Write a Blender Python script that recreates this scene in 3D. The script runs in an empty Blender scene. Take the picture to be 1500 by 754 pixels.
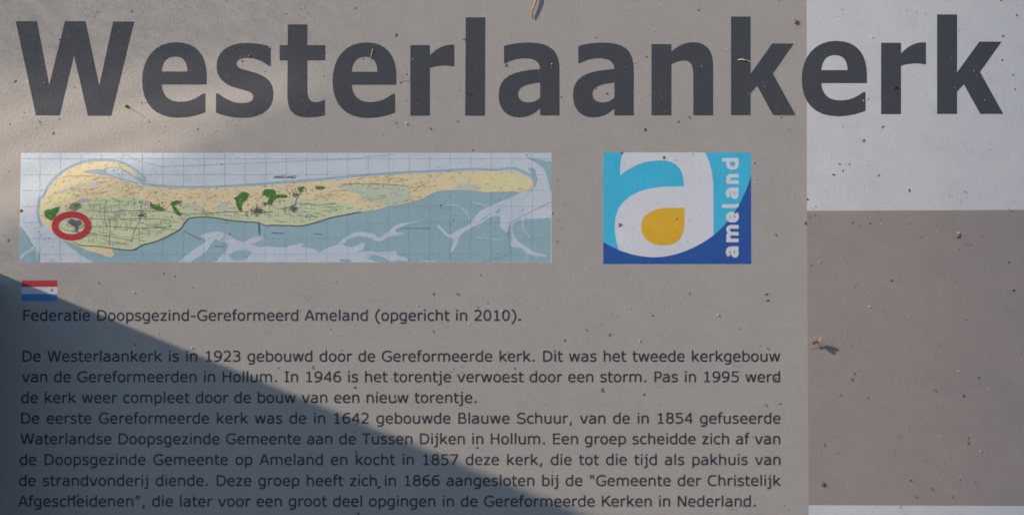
import bpy, math, random
from mathutils import Vector
from mathutils.geometry import delaunay_2d_cdt
random.seed(7)
scene = bpy.context.scene
COL = scene.collection

# ------------------------------------------------------------------ camera
U = 0.0004                      # metres on the board per photo pixel
F = 3000.0
DIST = F * U
TH = math.radians(3.9)
cam_d = bpy.data.cameras.new("camera")
cam = bpy.data.objects.new("camera", cam_d)
COL.objects.link(cam)
cam.location = (0, -DIST * math.cos(TH), -DIST * math.sin(TH))
cam.rotation_euler = (math.radians(90) + TH, 0, 0)
cam_d.sensor_width = 36
cam_d.lens = F / 1500 * 36
cam_d.clip_start = 0.01
cam_d.clip_end = 1000
cam_d.dof.use_dof = True
cam_d.dof.focus_distance = DIST * 1.02
cam_d.dof.aperture_fstop = 2.8
scene.camera = cam

# ------------------------------------------------------------------ light
EL = math.radians(28)           # sun above the plane of the board
LX, LZ = 0.87, -0.49
n = math.hypot(LX, LZ)
L = Vector((math.cos(EL) * LX / n, math.sin(EL), math.cos(EL) * LZ / n))   # travel direction of sunlight
sun_d = bpy.data.lights.new("sun", 'SUN')
sun_d.energy = 5.0
sun_d.angle = math.radians(0.53)
sun_d.color = (1.0, 0.84, 0.66)
sun = bpy.data.objects.new("sun", sun_d)
COL.objects.link(sun)
sun.rotation_euler = L.to_track_quat('-Z', 'Y').to_euler()
world = bpy.data.worlds.new("World")
scene.world = world
world.use_nodes = True
wn = world.node_tree
bg = wn.nodes['Background']
sky = wn.nodes.new('ShaderNodeTexSky')
sky.sky_type = 'NISHITA'
sky.sun_disc = False
sky.sun_elevation = math.asin(-L.z)
sky.sun_rotation = math.atan2(-L.x, -L.y)
sky.air_density = 1.0
sky.dust_density = 0.2
sky.ozone_density = 4.0
wn.links.new(sky.outputs[0], bg.inputs[0])
bg.inputs[1].default_value = 0.090
scene.view_settings.view_transform = 'Standard'
scene.view_settings.look = 'None'
scene.view_settings.gamma = 1
scene.view_settings.exposure = 0.45
scene.cycles.max_bounces = 6

# ------------------------------------------------------------------ helpers
ct, st = math.cos(TH), math.sin(TH)
def P(px, py, h=0.0):
    """photo pixel -> point of the board (h metres proud of it)"""
    dx, dy = (px - 750) / F, -(py - 377) / F
    # camera axes: right=(1,0,0), up=(0,-st,ct), forward=(0,ct,st)
    d = Vector((dx, ct - dy * st, st + dy * ct))
    o = cam.location
    t = -o.y / d.y
    q = o + d * t
    return Vector((q.x, -h, q.z))

LAY = 0.00003
def new_obj(name, verts, faces, mat, parent=None, smooth=False):
    me = bpy.data.meshes.new(name)
    me.from_pydata([tuple(v) for v in verts], [], faces)
    me.materials.append(mat)
    if smooth:
        for p in me.polygons: p.use_smooth = True
    me.update()
    ob = bpy.data.objects.new(name, me)
    COL.objects.link(ob)
    if parent: ob.parent = parent
    return ob

def tag(o, label=None, cat=None, group=None, kind=None):
    if label: o['label'] = label
    if cat: o['category'] = cat
    if group: o['group'] = group
    if kind: o['kind'] = kind
    return o

def area(poly):
    return 0.5 * sum(poly[i][0] * poly[(i + 1) % len(poly)][1] - poly[(i + 1) % len(poly)][0] * poly[i][1] for i in range(len(poly)))
def ccw(poly):
    return poly if area(poly) > 0 else poly[::-1]

def cdt(polys, holes=(), eps=1e-4):
    """union of polys minus holes -> (verts2d, tris)"""
    vs, fs = [], []
    polys = [ccw(p) for p in polys if len(p) > 2 and abs(area(p)) > eps]
    hl = [ccw(p) for p in holes]
    for p in polys + hl:
        b = len(vs)
        vs += [Vector((q[0], q[1])) for q in p]
        fs.append(list(range(b, b + len(p))))
    v, e, f, ov, oe, of = delaunay_2d_cdt(vs, [], fs, 1, eps)
    k = len(polys)
    tris = [t for t, o in zip(f, of) if o and not any(i >= k for i in o)]
    return [(q.x, q.y) for q in v], tris

def bez(path, z=None, steps=8):
    """'M x y L x y C x1 y1 x2 y2 x y Z' -> list of points"""
    tk = path.split()
    pts = []; i = 0; c = None
    while i < len(tk):
        t = tk[i]
        if t in 'ML':
            pts.append((float(tk[i + 1]), float(tk[i + 2]))); i += 3
        elif t == 'C':
            a = pts[-1]; q = [float(x) for x in tk[i + 1:i + 7]]; i += 7
            for s in range(1, steps + 1):
                u = s / steps; w = 1 - u
                pts.append((w**3 * a[0] + 3 * w * w * u * q[0] + 3 * w * u * u * q[2] + u**3 * q[4],
                            w**3 * a[1] + 3 * w * w * u * q[1] + 3 * w * u * u * q[3] + u**3 * q[5]))
        else: i += 1
    if z: pts = [z(*p) for p in pts]
    return pts

def ribbon(pts, w, close=False):
    n = len(pts); out = []
    if n < 2: return []
    nor = []
    for i in range(n):
        a = pts[(i - 1) % n] if (i > 0 or close) else None
        b = pts[(i + 1) % n] if (i < n - 1 or close) else None
        p = pts[i]
        ds = []
        for q, r in ((a, p), (p, b)):
            if q is None or r is None: continue
            l = math.hypot(r[0] - q[0], r[1] - q[1]) or 1e-9
            ds.append(((r[0] - q[0]) / l, (r[1] - q[1]) / l))
        dx = sum(d[0] for d in ds); dy = sum(d[1] for d in ds)
        l = math.hypot(dx, dy) or 1e-9
        dx /= l; dy /= l
        k = 1 / max(0.5, dx * ds[0][0] + dy * ds[0][1])
        nor.append((-dy * k, dx * k))
    ww = w if callable(w) else (lambda t: w)
    m = n if close else n - 1
    for i in range(m):
        j = (i + 1) % n
        wa, wb = ww(i / (n - 1)) / 2, ww(j / (n - 1)) / 2
        p, q, a, b = pts[i], pts[j], nor[i], nor[j]
        out.append([(p[0] - a[0] * wa, p[1] - a[1] * wa), (q[0] - b[0] * wb, q[1] - b[1] * wb),
                    (q[0] + b[0] * wb, q[1] + b[1] * wb), (p[0] + a[0] * wa, p[1] + a[1] * wa)])
    return out

def clip_y(poly, lo, hi):
    for s, v in ((1, lo), (-1, -hi)):
        res = []
        for i in range(len(poly)):
            a, b = poly[i], poly[(i + 1) % len(poly)]
            fa, fb = s * a[1] - v, s * b[1] - v
            if fa >= 0: res.append(a)
            if (fa >= 0) != (fb >= 0):
                t = fa / (fa - fb)
                res.append((a[0] + t * (b[0] - a[0]), a[1] + t * (b[1] - a[1])))
        poly = res
    return poly

def flat(name, polys, layer, mat, parent, holes=(), eps=1e-3):
    """flat print: polygons in photo pixels, laid on the board"""
    v, t = cdt(polys, holes, eps)
    tt = []
    vv = [P(x, y, layer * LAY) for x, y in v]
    for a in t:
        p, q, r = (vv[i] for i in a[:3])
        tt.append(a if (q - p).cross(r - p).y < 0 else a[::-1])
    return new_obj(name, vv, tt, mat, parent)

def smooth_path(pts, close=False, k=4):
    n = len(pts); out = []
    rng = range(n if close else n - 1)
    for i in rng:
        p0 = pts[(i - 1) % n] if (close or i > 0) else pts[i]
        p1 = pts[i]; p2 = pts[(i + 1) % n]
        p3 = pts[(i + 2) % n] if (close or i + 2 < n) else p2
        for s in range(k):
            t = s / k
            out.append(tuple(0.5 * (2 * p1[c] + (p2[c] - p0[c]) * t + (2 * p0[c] - 5 * p1[c] + 4 * p2[c] - p3[c]) * t * t
                             + (-p0[c] + 3 * p1[c] - 3 * p2[c] + p3[c]) * t**3) for c in (0, 1)))
    if not close: out.append(pts[-1])
    return out

def wobble(pts, amp, seed=0):
    r = random.Random(seed)
    return [(x + r.uniform(-amp, amp), y + r.uniform(-amp, amp)) for x, y in pts]

def srgb(r, g, b):
    return tuple((c / 255 / 12.92) if c / 255 <= 0.04045 else ((c / 255 + 0.055) / 1.055) ** 2.4 for c in (r, g, b))

# ------------------------------------------------------------------ materials
def surface_group():
    g = bpy.data.node_groups.new("powder_coat", 'ShaderNodeTree')
    g.interface.new_socket("Color", in_out='INPUT', socket_type='NodeSocketColor')
    g.interface.new_socket("Amount", in_out='INPUT', socket_type='NodeSocketFloat')
    g.interface.new_socket("Shader", in_out='OUTPUT', socket_type='NodeSocketShader')
    N = g.nodes; K = g.links
    gi = N.new('NodeGroupInput'); go = N.new('NodeGroupOutput')
    geo = N.new('ShaderNodeNewGeometry')
    def noise(scale, detail, rough=0.5):
        t = N.new('ShaderNodeTexNoise'); t.inputs['Scale'].default_value = scale
        t.inputs['Detail'].default_value = detail; t.inputs['Roughness'].default_value = rough
        K.new(geo.outputs['Position'], t.inputs['Vector']); return t
    # flatten position to the board plane so the relief runs on through all prints
    peel = noise(560, 2.5, 0.6)
    fine = noise(1500, 2.0)
    wave = noise(95, 2.0)
    b1 = N.new('ShaderNodeBump'); b1.inputs['Strength'].default_value = 1.0; b1.inputs['Distance'].default_value = 0.00021
    b2 = N.new('ShaderNodeBump'); b2.inputs['Strength'].default_value = 1.0; b2.inputs['Distance'].default_value = 0.00008
    b3 = N.new('ShaderNodeBump'); b3.inputs['Strength'].default_value = 1.0; b3.inputs['Distance'].default_value = 0.00005
    K.new(peel.outputs['Fac'], b1.inputs['Height']); K.new(fine.outputs['Fac'], b2.inputs['Height']); K.new(wave.outputs['Fac'], b3.inputs['Height'])
    K.new(b3.outputs[0], b1.inputs['Normal']); K.new(b1.outputs[0], b2.inputs['Normal'])
    # tone mottling: faint weathering and tiny dark pores
    mot = noise(26, 6.0, 0.62)
    mr = N.new('ShaderNodeMapRange'); mr.inputs[1].default_value = 0.3; mr.inputs[2].default_value = 0.7
    mr.inputs[3].default_value = 0.975; mr.inputs[4].default_value = 1.025
    K.new(mot.outputs['Fac'], mr.inputs[0])
    chro = noise(120, 3.0, 0.6)
    cr = N.new('ShaderNodeValToRGB')
    cr.color_ramp.elements[0].position = 0.3; cr.color_ramp.elements[0].color = (1.022, 0.992, 0.99, 1)
    cr.color_ramp.elements[1].position = 0.7; cr.color_ramp.elements[1].color = (0.98, 1.005, 1.005, 1)
    K.new(chro.outputs['Fac'], cr.inputs[0])
    pore = noise(520, 3.0, 0.7)
    pr = N.new('ShaderNodeMapRange'); pr.inputs[1].default_value = 0.27; pr.inputs[2].default_value = 0.36
    pr.inputs[3].default_value = 0.72; pr.inputs[4].default_value = 1.0
    K.new(pore.outputs['Fac'], pr.inputs[0])
    # grime patches: where the pores gather
    m1 = N.new('ShaderNodeVectorMath'); m1.operation = 'MULTIPLY'
    m2 = N.new('ShaderNodeVectorMath'); m2.operation = 'SCALE'
    m3 = N.new('ShaderNodeVectorMath'); m3.operation = 'SCALE'
    K.new(gi.outputs['Color'], m1.inputs[0]); K.new(cr.outputs[0], m1.inputs[1])
    K.new(m1.outputs[0], m2.inputs[0]); K.new(mr.outputs[0], m2.inputs['Scale'])
    K.new(m2.outputs[0], m3.inputs[0]); K.new(pr.outputs[0], m3.inputs['Scale'])
    bs = N.new('ShaderNodeBsdfPrincipled')
    K.new(m3.outputs[0], bs.inputs['Base Color']); K.new(b2.outputs[0], bs.inputs['Normal'])
    rr = N.new('ShaderNodeMapRange'); rr.inputs[3].default_value = 0.32; rr.inputs[4].default_value = 0.55
    K.new(wave.outputs['Fac'], rr.inputs[0]); K.new(rr.outputs[0], bs.inputs['Roughness'])
    bs.inputs['Specular IOR Level'].default_value = 0.3
    K.new(bs.outputs[0], go.inputs[0])
    return g
GRP = surface_group()
def ink(name, col):
    m = bpy.data.materials.new(name); m.use_nodes = True
    nt = m.node_tree; nt.nodes.clear()
    o = nt.nodes.new('ShaderNodeOutputMaterial'); g = nt.nodes.new('ShaderNodeGroup'); g.node_tree = GRP
    g.inputs['Color'].default_value = (*col, 1)
    nt.links.new(g.outputs[0], o.inputs[0])
    return m
def plain(name, col, rough=0.6, var=0.25, scale=900, trans=0.0):
    m = bpy.data.materials.new(name); m.use_nodes = True
    nt = m.node_tree; bs = nt.nodes['Principled BSDF']
    bs.inputs['Roughness'].default_value = rough
    geo = nt.nodes.new('ShaderNodeNewGeometry')
    no = nt.nodes.new('ShaderNodeTexNoise'); no.inputs['Scale'].default_value = scale; no.inputs['Detail'].default_value = 3
    nt.links.new(geo.outputs['Position'], no.inputs['Vector'])
    r = nt.nodes.new('ShaderNodeValToRGB')
    r.color_ramp.elements[0].position = 0.3; r.color_ramp.elements[0].color = (*[c * (1 - var) for c in col], 1)
    r.color_ramp.elements[1].position = 0.7; r.color_ramp.elements[1].color = (*[min(1, c * (1 + var)) for c in col], 1)
    nt.links.new(no.outputs['Fac'], r.inputs[0]); nt.links.new(r.outputs[0], bs.inputs['Base Color'])
    return m

M = dict(
    taupe=ink('light_taupe_coat', (0.405, 0.382, 0.368)),
    brown=ink('dark_taupe_coat', (0.335, 0.292, 0.285)),
    white=ink('white_coat', (0.62, 0.632, 0.685)),
    title=ink('slate_ink', (0.066, 0.070, 0.086)),
    text=ink('text_ink', (0.030, 0.038, 0.050)),
    sea=ink('pale_sea_ink', (0.578, 0.654, 0.748)),
    channel=ink('channel_ink', (0.544, 0.629, 0.731)),
    mud=ink('tidal_flat_ink', (0.306, 0.468, 0.552)),
    shore=ink('shallow_ink', (0.357, 0.476, 0.595)),
    sand=ink('dune_ink', (0.75, 0.655, 0.43)),
    sandp=ink('pale_beach_ink', (0.74, 0.70, 0.41)),
    field=ink('meadow_ink', (0.60, 0.665, 0.455)),
    fieldp=ink('pale_meadow_ink', (0.544, 0.612, 0.493)),
    wood=ink('woodland_ink', (0.065, 0.20, 0.045)),
    town=ink('village_ink', (0.16, 0.145, 0.20)),
    pink=ink('hamlet_ink', (0.52, 0.45, 0.46)),
    dike=ink('dike_ink', (0.10, 0.13, 0.10)),
    road=ink('field_line_ink', (0.26, 0.29, 0.19)),
    brownl=ink('dune_line_ink', (0.42, 0.31, 0.19)),
    grid=ink('grid_ink', (0.46, 0.54, 0.60)),
    gridm=ink('grid_flat_ink', (0.255, 0.374, 0.442)),
    red=ink('ring_red_ink', (0.50, 0.045, 0.055)),
    fred=ink('flag_red_ink', (0.47, 0.045, 0.055)),
    fblue=ink('flag_blue_ink', (0.075, 0.225, 0.55)),
    cyan=ink('logo_cyan_ink', (0.06, 0.51, 0.79)),
    navy=ink('logo_blue_ink', (0.025, 0.102, 0.383)),
    yellow=ink('logo_yellow_ink', (0.748, 0.451, 0.034)),
    lwhite=ink('logo_white_ink', (0.68, 0.705, 0.79)),
    alu=plain('brushed_panel_edge', (0.35, 0.35, 0.36), 0.45, 0.1, 200),
)

# ------------------------------------------------------------------ the board
sign = bpy.data.objects.new('information_sign', None)
COL.objects.link(sign)
tag(sign, 'weathered taupe and white information board titled Westerlaankerk with map, logo and Dutch text', 'sign')

X0, X1, Y0, Y1 = -330, 1800, -240, 1010
def board_panel():
    a, b = P(X0, Y0), P(X1, Y1)
    x0, z1, x1, z0 = a.x, a.z, b.x, b.z
    r = 0.008; bv = 0.0008; T = 0.012
    ring = []
    for cx, cz, a0 in ((x1 - r, z1 - r, 0), (x0 + r, z1 - r, 90), (x0 + r, z0 + r, 180), (x1 - r, z0 + r, 270)):
        for i in range(7):
            t = math.radians(a0 + 15 * i); ring.append((cx, cz, math.cos(t), math.sin(t)))
    vs = []; n = len(ring)
    for rr, y in ((r - bv, 0.0), (r - bv * .3, bv * .3), (r, bv), (r, T)):
        vs += [(cx + c * rr, y, cz + s * rr) for cx, cz, c, s in ring]
    fs = [tuple(range(n))[::-1]]
    for k in range(3):
        for i in range(n):
            j = (i + 1) % n
            fs.append((k * n + i, k * n + j, (k + 1) * n + j, (k + 1) * n + i))
    fs.append(tuple(range(3 * n, 4 * n)))
    return new_obj('board_panel', vs, fs, M['taupe'], sign)
board_panel()
flat('white_field', [[(1181.3, Y0 + 12), (X1 - 12, Y0 + 12), (X1 - 12, 306.5), (1500, 307.5), (1182, 308.7)]], 1, M['white'], sign)
flat('brown_field', [[(1182, 308.7), (1500, 307.5), (X1 - 12, 306.5), (X1 - 12, 741), (1500, 740.4), (1184.6, 739.2)]], 1, M['brown'], sign)
flat('white_field', [[(1184.6, 739.2), (1500, 740.4), (X1 - 12, 741), (X1 - 12, Y1 - 12), (1185.6, Y1 - 12)]], 1, M['white'], sign)

# ------------------------------------------------------------------ title letters, traced as outlines
S = 1500 / 420
def zz(off): return lambda x, y: (off + x / S, y / S)
GL = {
 'W': (0, ["M 82 112 L 193 112 L 257 447 L 340 112 L 447 112 L 519 450 L 592 114 L 702 114 L 582 606 L 460 606 L 387 290 L 312 604 L 188 604"], []),
 'e': (0, ["M 1081 443 L 845 443 C 850 505 885 533 945 533 C 995 533 1030 513 1062 490 L 1074 490 L 1074 588 C 1030 605 985 616 930 616 C 812 616 744 547 744 422 C 744 300 815 222 922 222 C 1030 222 1081 290 1081 400"],
       ["M 845 375 C 850 325 872 297 915 297 C 960 297 979 325 981 375"]),
 's': (0, ["M 1416 246 C 1385 234 1340 226 1290 226 C 1190 226 1133 275 1133 345 C 1133 405 1168 443 1235 461 C 1290 477 1325 480 1325 508 C 1325 530 1303 540 1265 540 C 1220 540 1180 520 1143 490 L 1130 490 L 1130 590 C 1165 605 1210 617 1270 617 C 1375 617 1430 568 1430 492 C 1430 430 1395 398 1330 380 C 1275 363 1237 362 1237 334 C 1237 314 1262 304 1293 304 C 1335 304 1373 320 1405 346 L 1416 346"], []),
 't': (400, ["M 77 129 L 179 129 L 179 237 L 273 237 L 273 317 L 179 317 L 179 465 C 179 515 190 535 225 535 C 240 535 258 529 268 522 L 271 522 L 271 603 C 250 610 220 615 180 615 C 105 615 75 580 75 500 L 76 317 L 34 317 L 34 237 L 77 237"], []),
 'r': (400, ["M 718 237 L 820 237 L 820 292 C 850 258 890 235 930 235 L 948 236 L 948 348 L 938 348 C 920 344 900 343 880 345 C 855 347 838 350 820 357 L 820 606 L 718 606"], []),
 'l': (400, ["M 1008 92 L 1110 92 L 1108 606 L 1005 606"], []),
 'a': (800, ["M 168 242 C 205 230 250 224 300 224 C 410 224 456 265 458 360 L 458 605 L 357 605 L 357 568 C 325 598 290 615 245 615 C 180 615 140 570 140 500 C 140 400 210 372 357 362 C 355 322 325 306 275 306 C 240 306 205 316 178 332 L 168 332"],
       ["M 357 433 C 285 440 242 455 242 492 C 242 520 262 536 295 536 C 322 536 340 527 357 512"]),
 'n': (800, ["M 551 232 L 655 232 L 655 272 C 690 240 725 222 770 222 C 840 222 873 268 873 345 L 873 604 L 770 604 L 770 408 C 770 345 760 318 722 318 C 700 318 675 326 655 338 L 655 604 L 551 604"], []),
 'k': (800, ["M 967 88 L 1069 88 L 1069 388 L 1182 229 L 1296 229 L 1186 386 L 1305 603 L 1187 603 L 1104 450 L 1069 487 L 1069 603 L 967 603"], []),
}
def title_letter(ch, box=None):
    off, outs, holes = GL[ch]
    o = [bez(p, zz(off)) for p in outs]; h = [bez(p, zz(off)) for p in holes]
    if box:
        # box = left, top, right, bottom in photo pixels; rescale the traced letter to it
        xs = [p[0] for q in o for p in q]; ys = [p[1] for q in o for p in q]
        x0, x1, y0, y1 = min(xs), max(xs), min(ys), max(ys)
        f = lambda p: (box[0] + (p[0] - x0) / (x1 - x0) * (box[2] - box[0]), box[1] + (p[1] - y0) / (y1 - y0) * (box[3] - box[1]))
        o = [[f(p) for p in q] for q in o]; h = [[f(p) for p in q] for q in h]
    return flat('letter', o, 3, M['title'], sign, h)
def zb(off, l, t, r, b): return (off + l / S, t / S, off + r / S, b / S)
for ch, box in [('W', None), ('e', None), ('s', None), ('t', None), ('e', zb(400, 311, 223, 645, 618)), ('r', None), ('l', None),
                ('a', zb(400, 1180, 224, 1498, 615)), ('a', None), ('n', None), ('k', None), ('e', zb(1080, 337, 215, 678, 609)),
                ('r', zb(1080, 752, 223, 987, 598)), ('k', zb(1080, 1045, 77, 1392, 597))]:
    title_letter(ch, box)

# ------------------------------------------------------------------ body lettering: a humanist sans drawn with strokes
SW = 92
# glyph: advance, list of (path, width, clip or None)
def ell(cx, cy, rx, ry):
    k = 0.58
    return (f"M {cx} {cy+ry} C {cx-rx*k} {cy+ry} {cx-rx} {cy+ry*k} {cx-rx} {cy} C {cx-rx} {cy-ry*k} {cx-rx*k} {cy-ry} {cx} {cy-ry} "
            f"C {cx+rx*k} {cy-ry} {cx+rx} {cy-ry*k} {cx+rx} {cy} C {cx+rx} {cy+ry*k} {cx+rx*k} {cy+ry} {cx} {cy+ry}")
BOWL = "M 128 470 C 180 500 240 517 320 517 C 450 517 535 430 535 275 C 535 110 450 30 310 30 C 240 30 180 45 128 75"
FONT = {
 'a': (601, ["M 472 0 L 472 340 C 472 470 400 515 285 515 C 220 515 150 500 105 478", "M 472 325 L 340 318 C 180 305 88 260 88 160 C 88 80 140 33 220 33 C 320 33 400 70 472 135"]),
 'b': (623, ["M 128 0 L 128 760", BOWL]),
 'c': (521, ["M 475 472 C 420 505 370 517 310 517 C 170 517 92 420 92 272 C 92 120 170 30 310 30 C 370 30 420 45 475 78"]),
 'd': (623, ["M 495 0 L 495 760", "M 495 470 C 443 500 383 517 303 517 C 173 517 88 430 88 270 C 88 110 173 30 303 30 C 383 30 443 55 495 90"]),
 'e': (596, [("M 92 284 L 505 284", 70), "M 505 250 C 507 430 430 519 305 519 C 170 517 92 415 92 272 C 92 110 180 30 325 30 C 400 30 460 50 512 82"]),
 'f': (352, ["M 145 0 L 145 600 C 145 690 190 728 270 728 C 300 728 330 725 352 720", "M 30 508 L 335 508"]),
 'g': (623, ["M 495 470 C 440 500 385 517 305 517 C 170 517 88 430 88 280 C 88 130 165 42 300 42 C 375 42 440 62 495 100", "M 495 545 L 495 30 C 495 -110 420 -165 290 -165 C 220 -165 170 -155 120 -135"]),
 'h': (633, ["M 128 0 L 128 760", "M 128 430 C 190 485 250 517 330 517 C 450 517 506 450 506 330 L 506 0"]),
 'i': (274, ["M 137 0 L 137 545", ("M 137 640 L 137 745", 104)]),
 'j': (344, ["M 205 545 L 205 -60 C 205 -130 160 -165 85 -165 C 60 -165 30 -162 5 -157", "M 60 508 L 205 508", ("M 205 640 L 205 745", 104)]),
 'k': (592, ["M 128 0 L 128 760", ("M 520 570 L 140 205", 98, (0, 545)), ("M 240 320 L 560 -25", 100, (0, 545))]),
 'l': (274, ["M 137 0 L 137 760"]),
 'm': (973, ["M 128 0 L 128 545", "M 128 430 C 180 485 240 517 310 517 C 420 517 486 450 486 330 L 486 0", "M 478 420 C 530 485 600 517 670 517 C 780 517 846 450 846 330 L 846 0"]),
 'n': (633, ["M 128 0 L 128 545", "M 128 430 C 190 485 250 517 330 517 C 450 517 506 450 506 330 L 506 0"]),
 'o': (607, [ell(303, 273, 212, 243)]),
 'p': (623, ["M 128 -205 L 128 545", BOWL]),
 'r': (427, ["M 128 0 L 128 545", "M 128 400 C 190 465 260 500 340 500 C 370 500 400 499 422 496"]),
 's': (521, ["M 447 472 C 390 503 330 516 270 516 C 160 516 107 470 107 400 C 107 330 160 305 265 285 C 375 262 428 235 428 155 C 428 75 360 31 250 31 C 180 31 110 47 52 85"]),
 't': (394, ["M 145 700 L 145 160 C 145 70 185 33 265 33 C 300 33 345 38 372 48", "M 30 508 L 375 508"]),
 'u': (633, ["M 505 545 L 505 0", "M 505 115 C 445 60 380 28 305 28 C 185 28 127 95 127 215 L 127 545"]),
 'v': (592, [("M 63 564 L 284 -20", 92, (0, 545)), ("M 529 564 L 308 -20", 92, (0, 545))]),
 'w': (818, [("M 76 570 L 230 -20", 90, (0, 545)), ("M 394 570 L 241 -20", 90, (0, 545)), ("M 424 570 L 577 -20", 90, (0, 545)), ("M 742 570 L 588 -20", 90, (0, 545))]),
 'z': (525, [("M 50 507 L 475 507", 78), ("M 50 38 L 480 38", 78), ("M 455 560 L 75 -10", 100, (4, 541))]),
 'A': (684, [("M 50 -20 L 326 747", 94, (0, 727)), ("M 634 -20 L 358 747", 94, (0, 727)), ("M 150 230 L 534 230", 80)]),
 'B': (686, ["M 140 0 L 140 727", ("M 140 688 L 330 688 C 450 688 520 650 520 545 C 520 450 450 392 350 392 L 140 392", 82), ("M 350 392 C 500 392 580 330 580 220 C 580 100 490 40 360 40 L 140 40", 82)]),
 'C': (698, ["M 640 632 C 570 675 500 697 420 697 C 220 697 97 570 97 363 C 97 150 220 30 420 30 C 500 30 570 52 640 96"]),
 'D': (771, ["M 140 0 L 140 727", "M 140 686 L 290 686 C 560 686 670 560 670 363 C 670 160 550 42 290 42 L 140 42"]),
 'E': (632, ["M 140 0 L 140 727", ("M 140 686 L 580 686", 82), ("M 140 388 L 550 388", 82), ("M 140 42 L 580 42", 82)]),
 'F': (575, ["M 140 0 L 140 727", ("M 140 686 L 562 686", 82), ("M 140 372 L 520 372", 82)]),
 'G': (775, ["M 695 628 C 620 675 530 697 445 697 C 225 697 97 570 97 363 C 97 150 225 30 440 30 C 530 30 610 50 668 82 L 668 345", ("M 440 318 L 714 318", 82)]),
 'H': (751, ["M 140 0 L 140 727", "M 611 0 L 611 727", ("M 140 392 L 611 392", 82)]),
 'I': (421, ["M 210 0 L 210 727", ("M 68 690 L 352 690", 74), ("M 68 37 L 352 37", 74)]),
 'K': (693, ["M 140 0 L 140 727", ("M 655 760 L 160 290", 104, (0, 727)), ("M 290 420 L 680 -30", 104, (0, 727))]),
 'L': (557, ["M 140 0 L 140 727", ("M 140 42 L 550 42", 82)]),
 'M': (843, ["M 135 0 L 135 727", "M 708 0 L 708 727", ("M 150 760 L 422 180", 96, (0, 727)), ("M 693 760 L 422 180", 96, (0, 727))]),
 'N': (748, ["M 135 0 L 135 727", "M 613 0 L 613 727", ("M 135 760 L 613 -33", 104, (0, 727))]),
 'P': (603, ["M 140 0 L 140 727", "M 140 686 L 310 686 C 470 686 533 620 533 500 C 533 370 460 305 310 305 L 140 305"]),
 'S': (684, ["M 595 634 C 520 677 430 698 350 698 C 200 698 112 630 112 530 C 112 440 160 395 290 370 L 400 345 C 540 318 590 280 590 190 C 590 90 490 29 345 29 C 240 29 140 52 55 102"]),
 'T': (616, [("M 10 686 L 606 686", 82), "M 308 686 L 308 0"]),
 'W': (989, [("M 68 755 L 272 -25", 96, (0, 727)), ("M 486 755 L 288 -25", 96, (0, 727)), ("M 502 755 L 700 -25", 96, (0, 727)), ("M 921 755 L 717 -25", 96, (0, 727))]),
 '0': (636, [ell(318, 363, 212, 334)]),
 '1': (636, ["M 335 0 L 335 727", ("M 135 37 L 535 37", 74), ("M 135 607 C 250 607 315 640 328 727", 74)]),
 '2': (636, ["M 95 620 C 160 670 225 697 305 697 C 430 697 503 630 503 525 C 503 400 400 300 105 42", ("M 72 41 L 560 41", 82)]),
 '3': (636, ["M 90 655 C 160 685 220 697 300 697 C 420 697 493 645 493 550 C 493 450 420 394 300 394 L 215 394", "M 300 394 C 440 394 523 330 523 215 C 523 95 430 31 290 31 C 210 31 140 47 70 80"]),
 '4': (636, ["M 450 0 L 450 727", ("M 45 215 L 590 215", 82), ("M 430 700 L 80 225", 86)]),
 '5': (636, [("M 120 686 L 535 686", 82), ("M 160 727 L 160 375", 88), "M 160 418 C 200 428 250 435 300 435 C 440 435 523 360 523 230 C 523 100 430 31 290 31 C 210 31 140 45 72 80"]),
 '6': (636, ["M 545 690 C 500 698 460 698 430 695 C 220 680 102 540 102 330 C 102 130 180 30 325 30 C 450 30 536 110 536 235 C 536 360 460 428 340 428 C 260 428 180 400 115 345"]),
 '7': (636, [("M 65 686 L 565 686", 82), ("M 570 740 L 215 -30", 98, (0, 720))]),
 '8': (636, [ell(318, 548, 190, 148), ell(318, 212, 216, 182)]),
 '9': (636, ["M 91 37 C 136 29 176 29 206 32 C 416 47 534 187 534 397 C 534 597 456 697 311 697 C 186 697 100 617 100 492 C 100 367 176 299 296 299 C 376 299 456 327 521 382"]),
 '(': (454, ["M 385 770 C 190 620 128 460 128 283 C 128 105 190 -50 385 -205"]),
 ')': (454, ["M 69 770 C 264 620 326 460 326 283 C 326 105 264 -50 69 -205"]),
 '.': (364, [("M 182 0 L 182 128", 116)]),
 ',': (364, [("M 215 128 L 130 -150", 92)]),
 '-': (454, [("M 58 292 L 396 292", 82)]),
 '“': (459, [("M 110 755 L 175 490", 84), ("M 280 755 L 345 490", 84)]),
 '”': (459, [("M 190 755 L 105 480", 84), ("M 365 755 L 280 480", 84)]),
 ' ': (352, []),
}
CACHE = {}
def glyph(ch, extra=0):
    if (ch, extra) in CACHE: return CACHE[(ch, extra)]
    adv, strokes = FONT[ch]
    quads = []
    for s in strokes:
        if isinstance(s, str): s = (s, SW, None)
        if len(s) == 2: s = (s[0], s[1], None)
        pts = bez(s[0], steps=6)
        closed = len(pts) > 6 and pts[0] == pts[-1]
        if closed: pts = pts[:-1]
        q = ribbon(pts, s[1] + extra, closed)
        if s[2]: q = [clip_y(p, *s[2]) for p in q]
        quads += q
    if quads: v, t = cdt(quads, eps=0.5)
    else: v, t = [], []
    xs = [p[0] for p in v] or [0]
    CACHE[(ch, extra)] = (adv, v, t, min(xs), max(xs))
    return CACHE[(ch, extra)]

def text_width(words, em, gap):
    x = 0
    for i, w in enumerate(words):
        for c in w: x += glyph(c)[0] * em / 1000
        if i < len(words) - 1: x += gap
    f, l = glyph(words[0][0]), glyph(words[-1][-1])
    return x - f[3] * em / 1000 - (l[0] - l[4]) * em / 1000

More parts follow.
